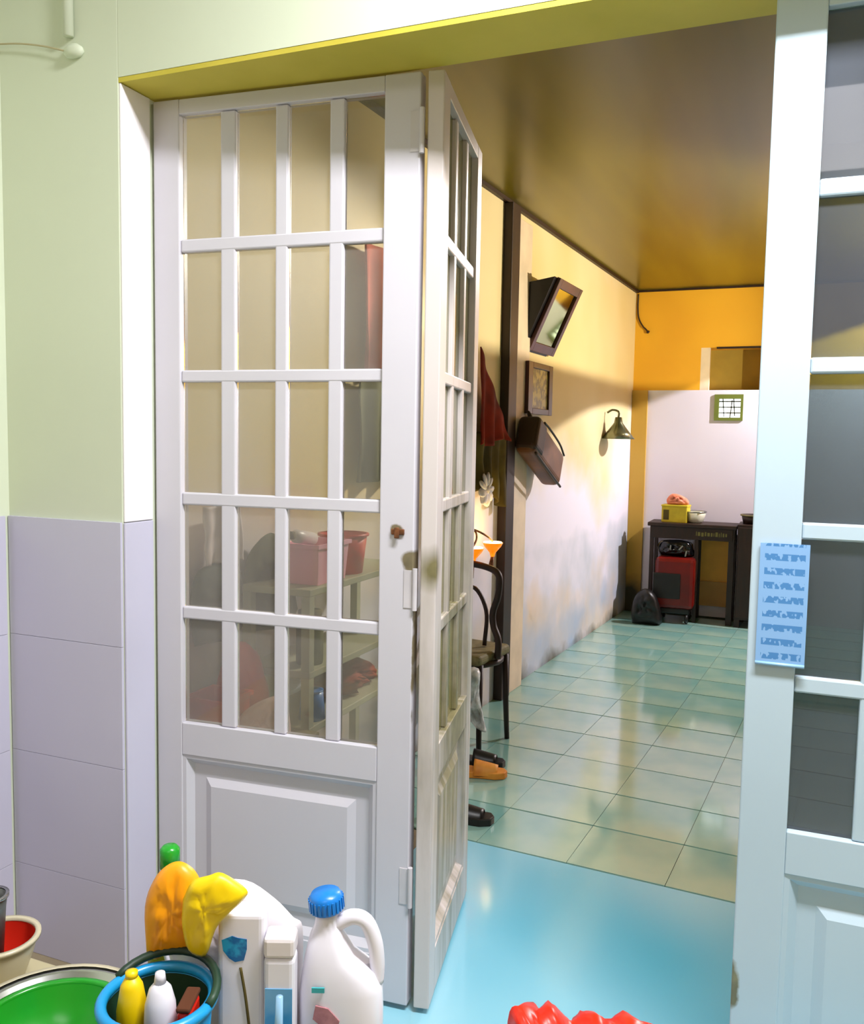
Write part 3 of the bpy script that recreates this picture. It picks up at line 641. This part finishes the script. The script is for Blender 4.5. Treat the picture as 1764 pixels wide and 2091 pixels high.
# low cupboard hidden by the door panel, with the red things
lc = thing('low_cupboard', 'low olive cupboard standing behind the lower part of the left leaf', 'cupboard')
box('body', -1.585, -1.27, 1.955, 2.225, 0.03, 0.52, M_olivecloth, lc, bevel=0.004); box('top', -1.588, -1.26, 1.945, 2.228, 0.52, 0.54, M_cane, lc, bevel=0.003)
for x in (-1.56, -1.30):
    for y in (1.98, 2.20): box('foot', x-0.012, x+0.012, y-0.012, y+0.012, 0, 0.03, M_dark, lc)
rc = thing('red_crate', 'coral red open crate on the low cupboard nearest the hinge', 'crate', (-1.485, 2.045, 0.540)); tub(rc, 0.13, 0.13, 0.135, M_red)
rp = tag(inflate('red_sack', [(-0.07, 0.0), (0.07, 0.0), (0.085, 0.10), (0.05, 0.22), (0.0, 0.26), (-0.05, 0.21), (-0.085, 0.09)], 0.10, M_red, wr=0.3, seed=3), 'soft red sack standing between the crate and the pale pink bag', 'sack')
rp.location = (-1.49, 2.165, 0.540); rp.rotation_euler = (0, 0, R(10))
pk = tag(inflate('pink_bag', [(-0.07, 0.0), (0.06, 0.0), (0.075, 0.07), (0.05, 0.14), (-0.02, 0.12), (-0.075, 0.07)], 0.10, M_pinkpale, wr=0.35, seed=5), 'pale pink crumpled bag on the low cupboard behind the glass', 'bag')
pk.location = (-1.345, 2.065, 0.540); pk.rotation_euler = (0, 0, R(15))
bk_ = tag(inflate('grey_sack', [(-0.12, 0.0), (0.13, -0.01), (0.12, 0.16), (0.07, 0.25), (0.01, 0.30), (-0.09, 0.25), (-0.13, 0.12)], 0.07, M_greycloth, wr=0.3, seed=6), 'dark olive sack hanging on the wall behind the second column of panes', 'sack')
bk_.location = wp(0.44, 0.055, 0.80); bk_.rotation_euler = (0, 0, angW)
tw = cloth('hanging_towel', 0.13, 0.30, 0, 0, 0.05, M_whitebag, 'white towel hanging behind the first column of panes near the hinge', 2, 0.2, top=lambda t: 1.20, bottom=lambda t: 1.03, amp=0.01)
gy = tag(inflate('grey_cushion', [(-0.10, 0.0), (0.10, 0.0), (0.11, 0.12), (0.08, 0.22), (-0.08, 0.22), (-0.11, 0.12)], 0.06, M_greymetal if False else mat('slate_cloth', (104, 112, 104), 0.9, (84, 92, 86), 7), wr=0.25, seed=2), 'slate grey cushion hung on the wall under the white towel', 'cushion')
gy.location = wp(0.20, 0.045, 0.80); gy.rotation_euler = (0, 0, angW)

# ------------------------------------------------------------------ desk group at the far wall
dk = thing('wooden_desk', 'black-brown wooden desk with carved apron against the far white wall', 'desk', (-1.05, 7.18, 0))
box('top', -0.02, 0.66, -0.02, 0.30, 0.755, 0.785, M_dark, dk, bevel=0.006)
box('apron', 0.0, 0.63, -0.005, 0.012, 0.66, 0.755, M_dark, dk, bevel=0.003)
bm = bmesh.new(); random.seed(3)
x = 0.355
while x < 0.58:
    w_ = random.choice((0.006, 0.012, 0.018)); box_into(bm, x, x+w_, -0.008, -0.004, 0.690+random.uniform(0, .008), 0.728-random.uniform(0, .008)); x += w_+0.008
obj('carving', bm, mat('olive_carving', (120, 112, 56), 0.5), dk)
for (nm, x0, x1, y0, y1) in (('leg', 0.0, 0.030, 0.0, 0.03), ('leg', 0.345, 0.375, 0.0, 0.03), ('leg', 0.60, 0.645, 0.0, 0.03), ('leg', 0.0, 0.03, 0.25, 0.28), ('leg', 0.345, 0.375, 0.25, 0.28), ('leg', 0.60, 0.645, 0.25, 0.28)):
    box(nm, x0, x1, y0, y1, 0, 0.755, M_dark, dk, bevel=0.003)
box('back_board', 0.375, 0.60, 0.265, 0.278, 0.10, 0.70, M_ochreboard, dk); box('kick_board', 0.375, 0.60, 0.255, 0.268, 0.10, 0.30, mat('pale_ochre_board', (196, 142, 62), 0.5), dk)
rt_ = thing('red_trolley', 'dark red lacquered box on wheels with a black panel standing under the desk', 'trolley', (-0.985, 7.05, 0))
box('body', 0.0, 0.30, 0.0, 0.30, 0.12, 0.52, M_deskred, rt_, bevel=0.03)
box('black_panel', -0.01, 0.20, -0.012, 0.0, 0.20, 0.40, M_black, rt_, bevel=0.01)
box('base', 0.02, 0.27, 0.03, 0.27, 0.075, 0.12, M_black, rt_, bevel=0.01)
for (x, y) in ((0.05, 0.05), (0.25, 0.05), (0.05, 0.25), (0.25, 0.25)):
    bm = bmesh.new(); lathe_into(bm, [(0, -0.012), (0.035, -0.012), (0.04, 0), (0.035, 0.012), (0, 0.012)], 16); bmesh.ops.rotate(bm, verts=bm.verts, matrix=Matrix.Rotation(R(90), 3, 'Y')); bmesh.ops.translate(bm, verts=bm.verts, vec=(x, y, 0.04)); obj('wheel', bm, M_black, rt_, smooth=True)
bb_ = thing('black_bag', 'glossy black bag with silver buckles lying on the red trolley under the desk', 'bag', (-0.85, 7.20, 0.522))
inflate('body', [(-0.12, 0.0), (0.13, 0.0), (0.14, 0.06), (0.10, 0.125), (-0.09, 0.125), (-0.14, 0.07)], 0.14, mat('glossy_black', (10, 10, 12), 0.15), bb_, wr=0.3, seed=8)
for (x, z, a_) in ((-0.03, 0.07, 5), (0.05, 0.075, 40), (0.09, 0.03, 10)):
    bm = bmesh.new(); box_into(bm, -0.005, 0.005, -0.082, -0.070, -0.022, 0.022, Matrix.Rotation(R(a_), 4, 'Y')); bmesh.ops.translate(bm, verts=bm.verts, vec=(x, 0, z)); obj('buckle', bm, M_chrome, bb_)
fb = tag(inflate('black_sack', [(-0.11, 0.0), (0.10, 0.0), (0.11, 0.10), (0.06, 0.24), (-0.02, 0.28), (-0.09, 0.22), (-0.12, 0.10)], 0.12, M_black, wr=0.25, seed=12), 'black floppy sack on the floor leaning at the left end of the desk', 'sack')
fb.location = (-1.02, 6.95, 0.0)
cb2 = thing('dark_cabinet', 'narrow dark cabinet standing at the right end of the desk', 'cabinet', (-0.385, 7.14, 0))
box('body', 0.0, 0.42, 0.0, 0.33, 0.06, 0.80, M_dark, cb2, bevel=0.004); box('door', 0.01, 0.205, -0.016, 0.0, 0.08, 0.78, M_dark, cb2, bevel=0.004); box('door', 0.215, 0.41, -0.016, 0.0, 0.08, 0.78, M_dark, cb2, bevel=0.004)
for x in (0.19, 0.235):
    bm = bmesh.new(); bmesh.ops.create_uvsphere(bm, u_segments=10, v_segments=8, radius=0.012); bmesh.ops.translate(bm, verts=bm.verts, vec=(x, -0.026, 0.5)); obj('knob', bm, M_chrome, cb2, smooth=True)
for x in (0.0, 0.38):
    for y in (0.0, 0.29): box('foot', x, x+0.04, y, y+0.04, 0, 0.06, M_dark, cb2)
bt = thing('round_basket', 'dark round basket with a pale rim on the cabinet at the far wall', 'basket', (-0.27, 7.29, 0.80))
lathe('body', [(0, 0), (0.085, 0), (0.10, 0.07), (0.095, 0.07), (0.08, 0.006), (0, 0.006)], M_dark, bt, 28); lathe('rim', [(0.098, 0.06), (0.108, 0.062), (0.108, 0.072), (0.096, 0.072)], M_cane, bt, 28)
yb = thing('yellow_box', 'yellow cardboard box on the far desk', 'box', (-0.975, 7.24, 0.785), R(-6))
box('body', 0, 0.20, 0, 0.13, 0, 0.125, M_yellowbox, yb, bevel=0.004); box('lid', -0.004, 0.204, -0.004, 0.134, 0.125, 0.14, M_yellowbox, yb, bevel=0.003)
box('dark_print', 0.015, 0.06, -0.0012, 0, 0.02, 0.10, M_olivecloth, yb)
ob_ = tag(inflate('peach_bundle', [(-0.075, 0.0), (0.08, 0.0), (0.085, 0.04), (0.03, 0.075), (-0.04, 0.085), (-0.08, 0.04)], 0.10, mat('peach_cloth', (238, 160, 132), 0.8, (222, 120, 80), 9), wr=0.3, seed=21), 'peach coloured cloth bundle on top of the yellow box', 'cloth')
ob_.location = (-0.865, 7.30, 0.9255)
sb = thing('silver_bowl', 'shiny pale metal bowl on the far desk beside the yellow box', 'bowl', (-0.715, 7.30, 0.785))
lathe('body', [(0, 0), (0.045, 0), (0.06, 0.015), (0.082, 0.09), (0.079, 0.09), (0.056, 0.018), (0, 0.008)], mat('pale_steel', (226, 224, 200), 0.25, metal=0.3), sb, 28); lathe('rim', [(0.080, 0.086), (0.086, 0.088), (0.086, 0.094), (0.079, 0.093)], M_chrome, sb, 28)

ul = thing('unseen_uplighter', 'added, unseen tall black uplighter with a wide bowl by the right wall of the far room', 'lamp', (1.30, 5.2, 0))  # added out of view; its rim casts the shadow edge on the wall
lathe('bowl', [(0, 1.77), (0.05, 1.772), (0.15, 1.83), (0.18, 1.88), (0.178, 1.88), (0.145, 1.835), (0.05, 1.778), (0, 1.776)], M_black, ul, 40)
lathe('pole', [(0, 0.03), (0.014, 0.03), (0.014, 1.771), (0, 1.771)], M_black, ul, 16); lathe('base', [(0, 0), (0.14, 0), (0.14, 0.02), (0.02, 0.035), (0, 0.035)], M_black, ul, 32)

# ------------------------------------------------------------------ foreground: low table with washing-up things
tbm = thing('low_table', 'pale low kitchen table at the bottom left carrying bowls and bottles', 'table', (-1.17, 0.86, 0))
box('top', -0.68, 0.66, -0.42, 0.375, 0.352, 0.38, M_bench, tbm, bevel=0.006)
for x in (-0.64, 0.62):
    for y in (-0.38, 0.33): box('leg', x-0.02, x+0.02, y-0.02, y+0.02, 0, 0.352, M_bench, tbm)
box('apron', -0.64, 0.62, 0.325, 0.34, 0.28, 0.352, M_bench, tbm)
TZ = 0.380; CR = YAW
def bowl(parent, r, h, m_out, m_in, foot=0.5, rim=0.006):
    lathe('outside', [(0, 0), (r*foot, 0), (r*(foot+0.16), h*0.15), (r*0.92, h*0.7), (r, h), (r-0.003, h)], m_out, parent, 40)
    lathe('inside', [(r-0.003, h), (r*0.90, h*0.7), (r*(foot+0.12), h*0.17), (r*foot*0.9, h*0.06), (0, h*0.05)], m_in, parent, 40)
    lathe('rim', [(r-0.004, h-0.003), (r+rim, h-0.003), (r+rim, h+0.003), (r-0.004, h+0.003), (r-0.004, h-0.003)], m_out, parent, 40)
b1 = thing('red_bowl', 'red bowl with a cream outside at the left edge of the low table', 'bowl', (-1.325, 1.15, TZ)); bowl(b1, 0.066, 0.088, M_enamel, M_red)
c1 = thing('metal_cup', 'grey metal cup standing in the red bowl', 'cup', (-1.345, 1.145, TZ+0.010))
lathe('body', [(0, 0), (0.022, 0), (0.030, 0.13), (0.033, 0.155), (0.030, 0.155), (0.026, 0.12), (0.018, 0.006), (0, 0.006)], M_greymetal, c1, 28); lathe('rim', [(0.031, 0.152), (0.036, 0.153), (0.036, 0.158), (0.030, 0.158)], M_chrome, c1, 28)
g1 = thing('green_bowl', 'bright green plastic bowl nested in a steel basin on the low table', 'bowl', (-1.048, 1.000, TZ+0.012)); bowl(g1, 0.118, 0.075, M_green, M_green, 0.6)
g2 = thing('steel_basin', 'shiny steel basin under the bright green bowl', 'basin', (-1.053, 1.005, TZ))
lathe('body', [(0, 0), (0.095, 0), (0.14, 0.082), (0.152, 0.085), (0.152, 0.089), (0.137, 0.087), (0.092, 0.004), (0, 0.004)], M_chrome, g2, 44)
lathe('rim', [(0.150, 0.083), (0.156, 0.085), (0.156, 0.091), (0.149, 0.090)], M_enamel, g2, 44)
# blue rimmed bucket with its contents
bu = thing('blue_bucket', 'small bucket with thick blue rim and dark green inside full of bottles', 'bucket', (-0.833, 0.998, TZ))
lathe('body', [(0, 0), (0.064, 0), (0.079, 0.19), (0.075, 0.19), (0.072, 0.005), (0, 0.005)], M_blue2, bu, 40)
lathe('lining', [(0.0745, 0.185), (0.062, 0.010), (0, 0.008)], M_green2, bu, 40)
tube('rim', [(0.080*math.cos(a), 0.080*math.sin(a), 0.193) for a in [k*math.pi/20 for k in range(40)]], 0.0085, M_blue2, bu, closed=True)
tube('handle', [Vector((0.083*math.cos(a), 0.083*math.sin(a)*0.86+0.010, 0.199+0.020*math.sin(a))) for a in [k*math.pi/16 for k in range(17)]], 0.0065, M_green2, bu)
yb2 = thing('yellow_bottle', 'yellow bottle standing in the blue-rimmed bucket', 'bottle', (-0.864, 0.978, TZ+0.012))
lathe('body', [(0, 0), (0.020, 0), (0.022, 0.17), (0.016, 0.205), (0.009, 0.218), (0, 0.218)], M_yellowg, yb2, 24); lathe('cap', [(0, 0.217), (0.009, 0.217), (0.009, 0.226), (0, 0.228)], M_yellowg, yb2, 16)
wb2 = thing('white_bottle', 'glossy white rounded bottle standing in the blue-rimmed bucket', 'bottle', (-0.818, 0.985, TZ+0.012))
lathe('body', [(0, 0), (0.022, 0), (0.024, 0.15), (0.022, 0.185), (0.016, 0.208), (0.008, 0.218), (0, 0.220)], M_white, wb2, 24); lathe('cap', [(0, 0.218), (0.009, 0.216), (0.007, 0.232), (0, 0.235)], M_white, wb2, 16)
rl = thing('red_sponge', 'red sponge tucked at the right side of the bucket', 'sponge', (-0.782, 1.003, TZ+0.012), R(20))
box('body', -0.010, 0.010, -0.026, 0.026, 0, 0.185, M_red, rl, bevel=0.006)
for k_ in range(1): box('scourer', -0.0105, 0.0105, -0.027, 0.027, 0.185, 0.193, mat('brown_scourer', (84, 40, 10), 0.9), rl, bevel=0.003)
# green-capped bottle behind, orange and yellow gloves, white bag
gb = thing('green_bottle', 'olive green bottle with a green cap behind the orange glove', 'bottle', (-0.967, 1.192, TZ))
lathe('body', [(0, 0), (0.036, 0), (0.038, 0.02), (0.038, 0.20), (0.030, 0.24), (0.014, 0.265), (0.014, 0.28), (0, 0.28)], mat('olive_plastic', (128, 124, 20), 0.35), gb, 28); lathe('cap', [(0, 0.278), (0.017, 0.278), (0.017, 0.310), (0.012, 0.316), (0, 0.317)], M_green, gb, 24)
def front(o, x, y, z): o.location = (x, y, z); o.rotation_euler = (0, 0, CR)
og = thing('orange_bag', 'orange plastic bag bunched at the top left of the white bag', 'bag', (-0.858, 1.088, TZ+0.205), CR)
inflate('body', [(-0.058, -0.002), (-0.060, 0.076), (-0.046, 0.120), (-0.026, 0.144), (-0.004, 0.152), (0.017, 0.140), (0.030, 0.117), (0.038, 0.093), (0.036, 0.054), (0.028, 0.012), (0.004, 0.006), (-0.024, 0.004), (-0.042, -0.010)], 0.044, M_orangeg, og, wr=0.12, seed=31, centre=(-0.012, 0.078))
yg = thing('yellow_bag', 'yellow plastic bag draped over the white bag right of the orange one', 'bag', (-0.792, 1.073, TZ+0.215), CR)
inflate('body', [(-0.044, 0.102), (-0.030, 0.130), (-0.004, 0.140), (0.017, 0.144), (0.053, 0.119), (0.048, 0.102), (0.026, 0.080), (0.006, 0.055), (-0.010, 0.012), (-0.036, 0.020), (-0.046, 0.062)], 0.034, M_yellowg, yg, wr=0.12, seed=33, centre=(-0.008, 0.092))
wbg = thing('white_carrier_bag', 'slumped white plastic bag under the gloves on the low table', 'bag', (-0.808, 1.181, TZ), CR)
inflate('body', [(-0.132, 0.216), (-0.12, 0.246), (-0.06, 0.285), (0.001, 0.294), (0.05, 0.264), (0.083, 0.230), (0.097, 0.215), (0.098, 0.128), (0.096, 0.006), (-0.030, 0.006), (-0.085, 0.060), (-0.122, 0.150)], 0.060, M_whitebag, wbg, wr=0.16, seed=40)
tube('edge_fold', smooth_path([(-0.134, -0.012, 0.218), (-0.118, -0.016, 0.150), (-0.082, -0.018, 0.065), (-0.035, -0.016, 0.012)]), 0.0045, M_white, wbg)
ct = thing('white_carton', 'white carton with a blue emblem standing before the white bag', 'carton', (-0.768, 1.122, TZ), CR)
bm = bmesh.new(); box_into(bm, -0.036, 0.036, -0.022, 0.022, 0, 0.286); obj('body', bm, M_white, ct, bevel=0.008, seg=3)
bm = bmesh.new()
pp = [(-0.022, 0.192), (-0.008, 0.199), (0.0, 0.196), (0.012, 0.194), (0.012, 0.178), (0.008, 0.160), (-0.004, 0.157), (-0.012, 0.163), (-0.020, 0.175)]
pp = [(x*1.15-0.004, z+0.052) for x, z in pp]; f_ = [bm.verts.new((x, -0.0228, z)) for x, z in pp]; b__ = [bm.verts.new((x, -0.0212, z)) for x, z in pp]; bm.faces.new(f_); bm.faces.new(b__[::-1])
for k in range(len(pp)): bm.faces.new((f_[k], f_[(k+1) % len(pp)], b__[(k+1) % len(pp)], b__[k]))
obj('blue_emblem', bm, mat('emblem_blue', (30, 150, 200), 0.4, (0, 96, 160), 40, contrast=(0.45, 0.55)), ct)
tube('printed_stem', smooth_path([(0.000, -0.0225, 0.200), (0.008, -0.0225, 0.15), (0.016, -0.0225, 0.08)]), 0.0022, M_olivecloth, ct)
wt = thing('white_bottle', 'white flat-topped bottle with a pale blue label between bag and jug', 'bottle', (-0.7056, 1.1315, TZ), CR)
bm = bmesh.new(); box_into(bm, -0.024, 0.024, -0.020, 0.020, 0, 0.222); obj('body', bm, M_white, wt, bevel=0.008, seg=3)
box('cap', -0.024, 0.024, -0.021, 0.021, 0.222, 0.255, M_whitebag, wt, bevel=0.006)
box('label', -0.021, 0.021, -0.0212, -0.0195, 0.03, 0.175, mat('blue_label', (120, 178, 218), 0.4, (50, 140, 200), 12), wt)
fn = thing('blue_funnel', 'sky blue funnel with a pale stem pointing up in front of the bottles', 'funnel', (-0.655, 1.045, TZ), CR)
lathe('cone', [(0, 0.125), (0.006, 0.125), (0.010, 0.110), (0.030, 0.075), (0.036, 0.0), (0.033, 0.0), (0.026, 0.07), (0, 0.105)], M_blue2, fn, 28)
tube('stem', [(0, 0, 0.12), (0.0, 0, 0.17), (0.001, 0, 0.215)], [0.0075, 0.006, 0.005], M_bluepale, fn)
# detergent jug
jg = thing('detergent_jug', 'white detergent jug with blue screw cap and loop handle, right end of the low table', 'jug', (-0.640, 1.205, TZ), CR)
bm = bmesh.new()
secs = [(0.0, -0.060, 0.066, 0.040), (0.01, -0.064, 0.070, 0.044), (0.10, -0.064, 0.070, 0.045), (0.145, -0.064, 0.068, 0.044), (0.170, -0.061, 0.056, 0.042), (0.195, -0.057, 0.022, 0.038), (0.225, -0.050, 0.005, 0.030), (0.245, -0.042, -0.001, 0.021), (0.258, -0.040, -0.004, 0.018), (0.270, -0.040, -0.004, 0.018)]
rings = []
for (z, xa, xb, hy) in secs:
    ring_ = []
    for k in range(36):
        a = 2*math.pi*k/36; cx, hx = (xa+xb)/2, (xb-xa)/2
        e = 0.62 if z < 0.24 else 1.0
        ring_.append(bm.verts.new((cx+hx*math.copysign(abs(math.cos(a))**e, math.cos(a)), hy*math.copysign(abs(math.sin(a))**e, math.sin(a)), z)))
    rings.append(ring_)
for A, B in zip(rings[:-1], rings[1:]):
    for k in range(36): bm.faces.new((A[k], A[(k+1) % 36], B[(k+1) % 36], B[k]))
bm.faces.new(rings[0][::-1]); bm.faces.new(rings[-1])
jb = obj('body', bm, M_white, jg, smooth=True)
tube('handle', smooth_path([(-0.010, 0, 0.243), (0.018, 0, 0.257), (0.040, 0, 0.250), (0.054, 0, 0.220), (0.059, 0, 0.185), (0.058, 0, 0.150)], 6), 0.0125, M_white, jg, 14)
CM = Matrix.Translation((-0.022, 0, 0.268)) @ Matrix.Rotation(R(-6), 4, 'Y')
bm = bmesh.new(); lathe_into(bm, [(0, 0.0), (0.025, 0.0), (0.027, 0.004), (0.027, 0.022), (0.023, 0.030), (0, 0.031)], 30); bmesh.ops.transform(bm, matrix=CM, verts=bm.verts); obj('cap', bm, M_blue, jg, smooth=True)
bm = bmesh.new()
for k in range(24):
    a = 2*math.pi*k/24; box_into(bm, 0.0265, 0.0285, -0.0015, 0.0015, 0.003, 0.022, CM @ Matrix.Rotation(a, 4, 'Z'))
obj('cap_ridges', bm, M_blue, jg)
def patch(name, pts, m):
    bm = bmesh.new(); f_ = [bm.verts.new((x, -0.0468, z)) for x, z in pts]; b__ = [bm.verts.new((x, -0.0440, z)) for x, z in pts]
    bm.faces.new(f_); bm.faces.new(b__[::-1])
    for k in range(len(pts)): bm.faces.new((f_[k], f_[(k+1) % len(pts)], b__[(k+1) % len(pts)], b__[k]))
    obj(name, bm, m, jg)
patch('teal_mark', [(-0.040, 0.158), (-0.020, 0.158), (-0.020, 0.166), (-0.040, 0.166)], M_cyanlab)
patch('red_mark', [(-0.038, 0.115), (-0.022, 0.101), (0.0, 0.098), (0.004, 0.112), (-0.014, 0.132), (-0.034, 0.137)], M_redlab)
patch('blue_label', [(-0.060, 0.01), (0.022, 0.01), (0.008, 0.075), (-0.020, 0.090), (-0.060, 0.080)], M_bluelab)
# teal dish by the jug
td = thing('teal_dish', 'small teal dish lying in front of the jug', 'dish', (-0.625, 1.075, TZ)); bowl(td, 0.045, 0.055, mat('teal_plastic', (70, 180, 190), 0.3), mat('teal_plastic_in', (60, 170, 182), 0.3))

# red plastic bag on the floor in the doorway
rbg = thing('red_bag', 'bright red plastic bag with crumpled top on the floor at the bottom of the frame', 'bag', (-0.346, 1.735, 0), CR)
inflate('body', [(-0.150, 0.0), (-0.165, 0.12), (-0.160, 0.225), (-0.135, 0.238), (-0.105, 0.228), (-0.075, 0.236), (-0.045, 0.212), (-0.025, 0.205), (0.0, 0.218), (0.025, 0.222), (0.050, 0.205), (0.070, 0.200), (0.090, 0.212), (0.125, 0.205), (0.150, 0.192), (0.165, 0.10), (0.150, 0.0)], 0.14, mat('red_film', (255, 52, 24), 0.35, (236, 36, 14), 12), rbg, wr=0.4, seed=50, centre=(0.0, 0.09))
